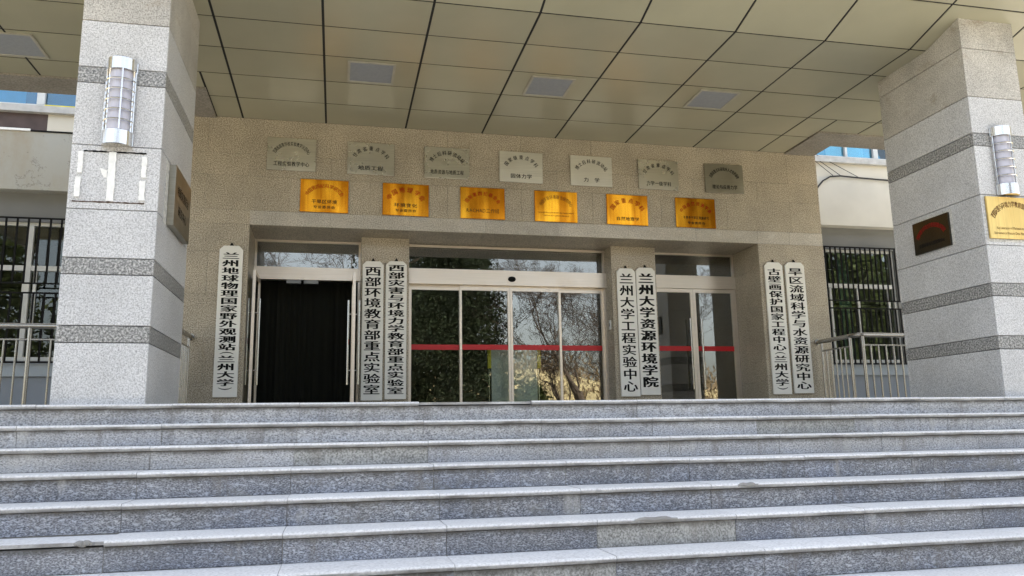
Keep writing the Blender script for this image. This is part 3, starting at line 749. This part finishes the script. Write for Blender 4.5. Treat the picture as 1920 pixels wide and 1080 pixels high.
mb = MB(); textline(mb, '地质灾害防治', 0, .08, .55, .10, .01); textline(mb, '研究中心', 0, -.10, .42, .10, .01); place_text(mb, 'lettering', m_ink, t, (-.1005, -3.375, 1.919), '+x')
one('adhesive_residue', t, -.1635, -.1615, -3.888, -3.769, 1.62, 2.21, m_resid)

# marks left by a removed plaque
t = thing('plaque_remains', 'rectangle of white tape strips and rust lines on the left pillar', 'tape marks', (-.53, -4.127, 1.725))
yt = -4.135
rr = random.Random(5)
for (a, b, z0, z1) in ((-0.577, -0.518, 1.727, 2.164), (-0.819, -0.779, 1.967, 2.157), (-0.829, -0.786, 1.755, 1.929), (-0.311, -0.271, 1.948, 2.135), (-0.319, -0.275, 1.742, 1.915)):
    mb = MB(); n = 14; L = [(a+rr.uniform(-.003, .003), z0+(z1-z0)*i/n) for i in range(n+1)]; Q = [(b+rr.uniform(-.004, .004), z0+(z1-z0)*i/n) for i in range(n+1)]
    mb.prism(L[::-1]+Q, 'y', yt-.010, yt+.0065).build('tape_strip', m_tape, t)
def crack(z, xa, xb, th, mat, nm):
    n = 26; U = [(xa+(xb-xa)*i/n, z+rr.uniform(.2, 1)*th) for i in range(n+1)]; D = [(xa+(xb-xa)*i/n, z-rr.uniform(.1, .6)*th) for i in range(n+1)]
    MB().prism(U+D[::-1], 'y', yt+.002, yt+.0078).build(nm, mat, t)
crack(2.166, -0.781, -0.283, .011, m_ink, 'dark_edge_line'); crack(1.717, -0.843, -0.273, .010, m_rust, 'rust_streak')
MB().prism([(-0.644, 2.02), (-0.587, 2.001), (-0.587, 1.934), (-0.61, 1.939), (-0.629, 1.972)], 'y', yt+.0045, yt+.0075).build('torn_paper', m_tape, t)

# ------------------------------------------------------------------ wall lamps
def lamp(cx, label):
    yw = -4.129; z0, z1 = 2.214, 3.003; r = .114
    t = thing('wall_lamp', label, 'wall lamp', (cx, yw, z0), 'caged half-round lamps on the pillars')
    one('back_plate', t, cx-.128, cx+.128, yw-.012, yw, z0+.01, z1-.01, m_steel)
    def half(rad, n=18, a0=0, a1=math.pi): return [(cx+rad*math.cos(a0+(a1-a0)*i/n), yw-.0125-rad*.92*math.sin(a0+(a1-a0)*i/n)) for i in range(n+1)]
    for (a, b) in ((z0, z0+.125), (z1-.105, z1)): MB().prism(half(r+.008), 'z', a, b).build('lamp_cap', m_steel, t)
    MB().prism(half(r-.022), 'z', z0+.126, z1-.106).build('diffuser', m_opal, t)
    for k in range(5):
        z = z0+.125+(z1-z0-.23)*(k+1)/6
        pts = [(x, y, z) for x, y in half(r+.004)]
        mb = MB().tube(pts, .0075, 6); mb.build('cage_ring', m_steel, t, True)
    for a in (8, 74, 172):
        x = cx+(r+.004)*math.cos(R(a)); y = yw-.0125-(r+.004)*.92*math.sin(R(a))
        MB().tube([(x, y, z0+.126), (x, y, z1-.106)], .008, 6).build('cage_bar', m_steel, t, True)
lamp(-.522, 'caged wall lamp on the left pillar above the tape marks'); lamp(8.614, 'caged wall lamp on the right pillar above the gold plaque')

# ------------------------------------------------------------------ railings
def rail(t, pts, posts, bal, zt=1.05, zm=.895):
    MB().tube(pts, .034, 12).build('handrail', m_rail, t, True)
    for (x, y) in posts: MB().tube([(x, y, 0.0), (x, y, zt-.02)], .024, 12).build('post', m_rail, t, True)
    for (x, y) in bal: MB().tube([(x, y, 0.0), (x, y, zm)], .0115, 8).build('baluster', m_rail, t, True)
yr = -1.0
def flange(t, x, z, m=m_rail): MB().tube([(x, -.001, z), (x, -.014, z)], .05, 14).build('wall_flange', m, t, True)
t = thing('railing', 'steel railing turning the corner beside the right name boards', 'railing', (9.3, -.6, 0), 'stainless railings at both sides of the entrance')
rail(t, [(8.84, -.015, 1.05), (8.84, -.80, 1.05), (8.848, -.93, 1.05), (8.895, -.985, 1.05), (9.0, yr, 1.05), (13.2, yr, 1.05)],
     [(8.84, -.83), (8.93, yr), (10.4, yr), (11.8, yr), (13.1, yr)], [(8.84, -.23), (8.84, -.345), (8.84, -.46), (8.84, -.575), (8.84, -.69)]+[(9.055+.128*k, yr) for k in range(10)]+[(10.53+.128*k, yr) for k in range(9)]+[(11.93+.128*k, yr) for k in range(9)])
MB().tube([(8.84, -.12, .90), (8.84, -.82, .90)], .013, 8).build('mid_rail', m_rail, t, True); MB().tube([(8.94, yr, .90), (13.1, yr, .90)], .013, 8).build('mid_rail', m_rail, t, True)
MB().tube([(8.84, -.12, 0), (8.84, -.12, 1.03)], .018, 10).build('post', m_rail, t, True); flange(t, 8.84, 1.05)
t = thing('railing', 'steel railing left of the left pillar, in front of the barred window', 'railing', (-1.5, -.6, 0), 'stainless railings at both sides of the entrance')
rail(t, [(-.54, -.015, 1.05), (-.54, -.80, 1.05), (-.548, -.93, 1.05), (-.595, -.985, 1.05), (-.70, yr, 1.05), (-5.0, yr, 1.05)],
     [(-.54, -.86), (-.76, yr), (-2.145, yr), (-3.5, yr), (-4.9, yr)], [(-.54, -.23), (-.54, -.345), (-.54, -.46), (-.54, -.575), (-.54, -.69)]+[(-.89-.128*k, yr) for k in range(9)]+[(-2.145-.133*(k+1), yr) for k in range(9)]+[(-3.63-.128*k, yr) for k in range(9)])
MB().tube([(-.54, -.12, .90), (-.54, -.85, .90)], .013, 8).build('mid_rail', m_rail, t, True); MB().tube([(-.74, yr, .89), (-4.9, yr, .89)], .013, 8).build('mid_rail', m_rail, t, True)
MB().tube([(-.54, -.12, 0), (-.54, -.12, 1.03)], .018, 10).build('post', m_rail, t, True); flange(t, -.54, 1.05)

# ------------------------------------------------------------------ building behind: side facades
FY = 2.0; WYB = 2.16     # front of the upper wall, plane of the recessed lower wall
bd = thing('rear_building', 'tall pale rendered building rising behind the entrance block', 'building', (4.1, 6, GZ))
def facade(xa, xb, wins, upw, sp, side):
    # recessed lower wall with window openings, then the band, sill, and upper windows
    mb = MB(); xs = xa
    for (a, b, z0, z1) in wins:
        mb.box(xs, a, WYB, WYB+.25, .90, 3.57); mb.box(a, b, WYB, WYB+.25, .90, z0) if z0 > .91 else None; mb.box(a, b, WYB, WYB+.25, z1, 3.57); xs = b
    mb.box(xs, xb, WYB, WYB+.25, .90, 3.57); mb.build('lower_wall', m_grey, bd)
    one('plinth', bd, xa, xb, WYB+.005, WYB+.25, -.002, .68, m_plinth); one('plinth_band', bd, xa, xb, WYB-.05, WYB+.25, .68, .899, m_plinth2)
    one('spandrel', bd, xa, xb, FY-.03, WYB+.25, 3.57, 4.54, sp)
    one('window_sill', bd, xa, xb, FY-.10, WYB+.25, 4.83, 4.94, m_conc)
    mb = MB(); xs = xa
    for (a, b, z0, z1) in upw:
        mb.box(xs, a, FY, FY+.25, 4.94, z1); xs = b
    mb.box(xs, xb, FY, FY+.25, 4.94, 6.7); mb.box(xa, xs, FY, FY+.25, 6.5, 6.7) if False else None
    mb.build('upper_wall', m_cream, bd)
facade(9.08, 16, [(10.56, 12.14, .92, 3.14), (13.6, 15.2, .92, 3.14)], [(10.50, 12.60, 4.94, 6.7), (12.75, 14.9, 4.94, 6.7)], m_spR, 1)
facade(-9, -.88, [(-7.6, -5.8, .92, 3.10), (-4.55, -2.30, .92, 3.10)], [(-8.4, -5.7, 4.94, 6.7), (-5.45, -1.4, 4.94, 6.7)], m_spL, -1)
one('parapet_band', bd, 9.08, 16, FY-.005, WYB+.25, 4.54, 4.83, m_cream)
one('parapet_band', bd, -9, -3.20, FY, WYB+.25, 4.54, 4.83, m_brownp); one('parapet_band', bd, -3.20, -.88, FY-.005, WYB+.25, 4.54, 4.83, m_cream)
one('ledge_strip', bd, -6.5, -3.42, FY-.055, FY-.032, 4.525, 4.560, m_tape); one('ledge_strip', bd, -3.42, -1.2, FY-.045, FY-.031, 4.520, 4.545, m_ink)
one('middle_wall', bd, -.88, 9.08, FY, FY+.25, H+.9, 6.7, m_cream)
one('unseen_upper_storeys', bd, -9, 16, FY, 16, 6.7, 10.4, m_cream)  # unseen mass, its height set for the shadow it casts in front
one('side_wall', bd, -9.25, -9.0, FY, 16, GZ, 10.4, m_cream); one('side_wall', bd, 16.0, 16.25, FY, 16, GZ, 10.4, m_cream)
one('added_unseen_back_wall', bd, -9.25, 16.25, 16.01, 16.25, GZ, 10.4, m_cream)  # unseen, added to stop sun leaking in from behind
one('back_room', bd, -8.9, -.95, 5.2, 5.4, -.1, 6.7, m_dark); one('back_room', bd, 9.15, 15.9, 5.2, 5.4, -.1, 6.7, m_dark)
one('room_floor', bd, -8.9, -.95, WYB+.26, 5.2, 3.4, 3.6, m_dark); one('room_floor', bd, 9.15, 15.9, WYB+.26, 5.2, 3.4, 3.6, m_dark)
one('room_floor', bd, -8.9, -.95, WYB+.26, 5.2, -.1, 0, m_dark); one('room_floor', bd, 9.15, 15.9, WYB+.26, 5.2, -.1, 0, m_dark)
one('room_wall', bd, -1.04, -.96, WYB+.26, 5.2, 0, 6.7, m_dark); one('room_wall', bd, 9.16, 9.24, WYB+.26, 5.2, 0, 6.7, m_dark)
one('room_wall', bd, -8.9, -8.8, WYB+.26, 5.2, 0, 6.7, m_dark); one('room_wall', bd, 15.8, 15.9, WYB+.26, 5.2, 0, 6.7, m_dark)

def window_low(x0, x1, z0, z1, ztr, stiles, mull):
    w_ = MB(); y = WYB+.04
    ring(w_, x0, x1, y, y+.07, z0, z1, .055, .05, .06)
    w_.box(x0+.055, x1-.055, y+.005, y+.065, ztr-.04, ztr+.04)
    for (a, wd) in mull: w_.box(a-wd/2, a+wd/2, y-.003, y+.06, z0+.06, z1-.05)
    wo = w_.build('window', m_frw, bd)
    one('pane', wo, x0+.055, x1-.055, y+.045, y+.049, z0+.06, z1-.05, m_wglass)
    for (a, wd, top) in stiles: one('sash_stile', wo, a-wd/2, a+wd/2, y+.012, y+.042, z0+.062, top, m_frw)
    return wo
wr = window_low(10.56, 12.14, .92, 3.14, 2.42, [(11.30, .05, 2.375), (11.98, .045, 2.375), (10.70, .04, 2.375)], [])
window_low(13.6, 15.2, .92, 3.14, 2.42, [(14.4, .05, 2.375)], [])
wl = window_low(-4.55, -2.30, .92, 3.10, 2.37, [(-3.25, .045, 2.325)], [(-3.37, .10)])
window_low(-7.6, -5.8, .92, 3.10, 2.37, [(-6.7, .05, 2.325)], [])
# curtains inside
def cur(x0, x1, z0, z1, y, mat, label, n=24):
    mb = MB(); P = [(x0+(x1-x0)*i/n, y+.03*math.sin(i*1.35)) for i in range(n+1)]
    for (xa, ya), (xb, yb) in zip(P, P[1:]): mb.quad((xa, ya, z0), (xb, yb, z0), (xb, yb, z1), (xa, ya, z1))
    o = mb.build('window_curtain', mat, None, True, fix=False); tag(o, label, 'curtain')
    mod = o.modifiers.new('thick', 'SOLIDIFY'); mod.thickness = .004
    return o
cur(11.02, 11.28, .95, 3.3, 2.42, m_teal, 'narrow teal curtain behind the bars of the right window')
cur(10.60, 10.72, .95, 3.3, 2.42, m_dark, 'dark curtain at the left edge of the right barred window', 8)
# blinds and panes of the upper windows
def window_up(x0, x1, mulls, back, strip=None):
    y = FY+.05; w_ = MB(); ring(w_, x0, x1, y, y+.08, 4.94, 6.7, .05, .05, .075)
    for (a, wd) in mulls: w_.box(a-wd/2, a+wd/2, y-.005, y+.07, 5.016, 6.65)
    wo = w_.build('window', m_frw, bd); one('pane', wo, x0+.05, x1-.05, y+.05, y+.054, 5.015, 6.65, m_bglass)
    for (a, b, m) in back: one('curtain_cloth', wo, a, b, y+.16, y+.17, 4.96, 6.65, m)
    if strip: one('yellow_strip', wo, strip[0], strip[1], y-.012, y-.006, 4.945, 5.01, m_yellow)
window_up(10.50, 12.60, [(11.21, .05), (11.88, .10)], [(10.55, 10.86, m_bblind), (10.86, 11.72, m_blind), (11.72, 12.55, m_bblind)])
window_up(12.75, 14.9, [(13.8, .1)], [(12.8, 14.8, m_blind)])
window_up(-5.45, -1.4, [(-3.345, .115), (-4.4, .06)], [(-5.4, -3.62, m_lblue), (-3.62, -1.5, m_nblind)], (-3.285, -1.6))
window_up(-8.4, -5.7, [(-7.0, .1)], [(-8.3, -5.8, m_lblue)])
# window grilles
def grille(x0, x1, z0, z1, zm0, zm1, sp, label, scroll=True):
    y = FY+.03; t = thing('window_grille', label, 'window bars', ((x0+x1)/2, y, z0), 'black iron bars over the ground floor windows')
    fr = MB()
    for z in (z0, zm0, zm1, z1): fr.box(x0, x1, y-.010, y+.010, z-.012, z+.012)
    fr.box(x0-.024, x0, y-.012, y+.012, z0-.012, z1+.012).box(x1, x1+.024, y-.012, y+.012, z0-.012, z1+.012)
    for xx in (x0-.012, x1+.012):
        for z in (z0+.2, z1-.2): fr.box(xx-.008, xx+.008, y+.0125, WYB+.005, z-.008, z+.008)
    fr.build('grille_frame', m_bars, t)
    n = int((x1-x0)/sp); sp = (x1-x0)/n
    for i in range(1, n):
        x = x0+sp*i
        for (a, b) in ((z0+.0125, zm0-.0125), (zm1+.0125, z1-.0125)): one('grille_bar', t, x-.0135, x+.0135, y-.009, y+.009, a, b, m_bars)
    if scroll:
        cx = (x0+x1)/2
        for (px, pz, s) in ((cx, z1-.42, 1.0), (x0+.10, z1-.42, .75), (x0+.10, z0+.62, .75), (x1-.10, z0+.62, .75), (cx, z0+.62, 1.0)):
            for sg in (-1, 1):
                pts = []
                for k in range(22):
                    th = k/21*2.2*math.pi; rad = .055*s*(1-.036*k)
                    pts.append((px+sg*(.055*s-rad*math.cos(th)), y-.016, pz+rad*math.sin(th)))
                pts = [(px+sg*.0, y-.016, pz-.20*s), (px+sg*.004, y-.016, pz-.06*s)]+pts
                MB().tube(pts, .005, 5).build('scroll', m_bars, t, True)
grille(10.53, 12.17, .885, 3.15, 1.95, 2.10, .107, 'black iron window bars behind the right railing')
grille(-4.60, -2.25, .885, 3.13, 1.95, 2.10, .148, 'black iron window bars left of the left pillar', False)
# cables over the right spandrel
cb = thing('cable_bundle', 'black cables crossing the cream wall above the right window', 'cable', (10.7, 1.9, 4.5))
MB().tube([(9.12, 1.93, 4.05), (10.30, 1.93, 4.10), (10.42, 1.93, 4.30), (10.55, 1.93, 4.44), (10.72, 1.93, 4.535), (10.95, 1.93, 4.56), (11.3, 1.93, 4.545), (11.8, 1.93, 4.53), (12.6, 1.93, 4.52), (15.8, 1.93, 4.52)], .017, 6).build('thick_cable', m_cable, cb, True)
for (a, b) in (((10.2, 4.97), (10.78, 4.56)), ((10.2, 5.02), (10.95, 4.565)), ((10.3, 5.02), (11.35, 4.55))): MB().tube([(a[0], 1.90, a[1]), (b[0], 1.925, b[1])], .006, 5).build('thin_wire', m_cable, cb, True)

# ------------------------------------------------------------------ trees and bank across the forecourt (mirrored in the glass)
def bare_tree(x, y, h, lean, seed, label, r0=.16, depth=6, sway=.0):
    rg = random.Random(seed); t = thing('bare_tree', label, 'tree', (x, y, GZ), 'leafless trees across the forecourt')
    tr = MB(); br = MB(); 
    def grow(p, d, L, r, lev):
        pts = [p]; rs = [r]; n = 4 if lev < 3 else 3; q = Vector(p); dd = Vector(d)
        for i in range(n):
            dd = (dd+Vector((rg.uniform(-.13, .13), rg.uniform(-.13, .13), rg.uniform(-.05, .12)))*(1+lev*.25)).normalized()
            q = q+dd*(L/n); pts.append(q.copy()); rs.append(max(.008, r*(1-.35*(i+1)/n)))
        (tr if lev < 1 else br).tube(pts, rs, 7 if lev < 2 else (4 if lev < 4 else 3), False)
        if lev >= depth: return
        nb = 3 if lev < 5 else 2
        for k in range(nb):
            a = rg.uniform(0, 2*math.pi); sp = rg.uniform(.35, .95)
            side = dd.orthogonal().normalized(); side.rotate(Matrix.Rotation(a, 3, dd)); nd = (dd+side*sp).normalized()
            j = rg.randint(1, n) if k else n
            grow(pts[j].copy(), nd, L*rg.uniform(.58, .80), rs[j]*rg.uniform(.55, .75), lev+1)
    grow(Vector((x, y, GZ)), Vector((lean, sway, 1)).normalized(), h*.36, r0, 0)
    ends = [v for v in br.v if v[2] > GZ+h*.25]
    for i in range(3500 if depth > 6 else 2500):
        p = Vector(rg.choice(ends))+Vector((rg.gauss(0, .16), rg.gauss(0, .16), rg.gauss(0, .14))); u = Vector((rg.uniform(-1, 1), rg.uniform(-1, 1), rg.uniform(-.9, .6))).normalized()*rg.uniform(.10, .26); v = u.orthogonal().normalized()*.011
        br.quad(p-u, p-u*.2+v, p+u, p+u*.2-v)
    tr.build('trunk', m_bark, t, True, fix=False); br.build('branches', m_bark, t, False, fix=False)
def evergreen(x, y, h, rad, seed, label, mat=m_ever, n=5200, base=.06, name='evergreen_tree', leaf=.13):
    rg = random.Random(seed); t = thing(name, label, 'tree' if h > 2.5 else 'shrub', (x, y, GZ))
    MB().tube([(x, y, GZ), (x+.1, y, GZ+h*.5), (x, y, GZ+h*.93)], [.03*h*.6+.03, .1, .02], 8).build('trunk', m_bark, t, True)
    mb = MB(); cl = []
    for _ in range(int(60+n/300)):
        u = rg.random(); zz = h*(base+(1-base)*u**.9); rr_ = rad*(1-.62*(zz/h)**1.6)*math.sqrt(rg.random()); a = rg.uniform(0, 6.283)
        cl.append((x+rr_*math.cos(a), y+rr_*math.sin(a), GZ+zz, rad*rg.uniform(.22, .42)))
    for i in range(n):
        c = rg.choice(cl); d = Vector((rg.gauss(0, 1), rg.gauss(0, 1), rg.gauss(0, .8))).normalized()*c[3]*rg.uniform(.55, 1.1)
        p = Vector(c[:3])+d; s = leaf*rg.uniform(.6, 1.3); u = Vector((rg.uniform(-1, 1), rg.uniform(-1, 1), rg.uniform(-1, 1))).normalized(); v = u.orthogonal().normalized()
        if p.z < GZ+.05: continue
        mb.quad(p+u*s, p+v*s*.5, p-u*s, p-v*s*.5)
    mb.build('crown', mat, t, False, fix=False)
evergreen(6.2, -21.5, 10.4, 3.0, 11, 'tall dense evergreen mirrored in the two left sliding panels', n=60000, leaf=.085, base=.0)
evergreen(3.6, -24.5, 9.6, 2.6, 12, 'evergreen left of the tallest one across the forecourt', n=36000, leaf=.10, base=.0)
evergreen(9.7, -21.0, 3.6, 1.1, 13, 'low green shrub beside the leaning bare tree', m_shrub, 7000, .0, 'shrub', .08)
evergreen(-15.0, -25.0, 10.5, 3.6, 14, 'evergreen farthest left across the forecourt', m_shrub, 12000, leaf=.2)
evergreen(-9.0, -28.0, 9.5, 3.0, 16, 'second evergreen from the left across the forecourt', m_ever, 10000, leaf=.2)
evergreen(25.5, -22.0, 10.0, 3.6, 15, 'yellowish green tree farthest right across the forecourt', m_shrub, 12000, .05, 'leafy_tree', .2)
evergreen(31.5, -25.0, 11.0, 4.2, 17, 'broad leafy tree behind the yellowish one at the right', m_shrub, 12000, .05, 'leafy_tree', .22)
bare_tree(12.3, -18.6, 9.5, -.32, 21, 'bare tree leaning left with a thick dark trunk', .23, 7)
bare_tree(13.2, -20.8, 10.5, -.10, 22, 'upright bare tree just behind the leaning one', .18, 7)
bare_tree(1.3, -19.5, 10.5, .05, 23, 'bare tree opposite the open left door', .26, 7)
bare_tree(-1.6, -22.0, 10.0, .12, 24, 'bare tree opposite the left pillar', .22, 7)
bare_tree(9.9, -27.0, 10.5, .05, 25, 'slender bare tree behind the shrub', .14, 7)
bare_tree(17.5, -25.0, 10, -.08, 26, 'bare tree at the right of the leaning pair', .15, 7)
# far brushy bank
def hz_(x, y):
    t = min(1, max(0, (-33-y)/14)); return GZ+(t*t*(3-2*t))*(5.2+1.0*math.sin(x*.13)+.5*math.sin(x*.41+1))
mb = MB(); nx, ny = 50, 14
for i in range(nx+1):
    for j in range(ny+1):
        x = -70+160*i/nx; y = -33-j*1.6; mb.v.append((x, y, hz_(x, y)-.01))
for i in range(nx):
    for j in range(ny): a = i*(ny+1)+j; mb.f.append((a, a+1, a+ny+2, a+ny+1))
hl = mb.build('hillside', m_lawn, None, True, fix=False); tag(hl, kind='structure')
rb = random.Random(9); mb = MB()
for i in range(26000):
    x = rb.uniform(-50, 75); y = rb.uniform(-34, -52)
    z = hz_(x, y)+rb.random()**1.3*(1.5+.7*math.sin(x*.8+y)); s = rb.uniform(.10, .30); u = Vector((rb.uniform(-1, 1), rb.uniform(-.6, .6), rb.uniform(.2, 1.5))).normalized(); v = u.orthogonal().normalized()
    p = Vector((x, y, z)); mb.quad(p+u*s, p+v*s*.28, p-u*s, p-v*s*.28)
bk = mb.build('scrub_bank', m_scrub, None, False, fix=False); tag(bk, 'dry brown scrub along the far side of the lawn', 'scrub', None, 'stuff')
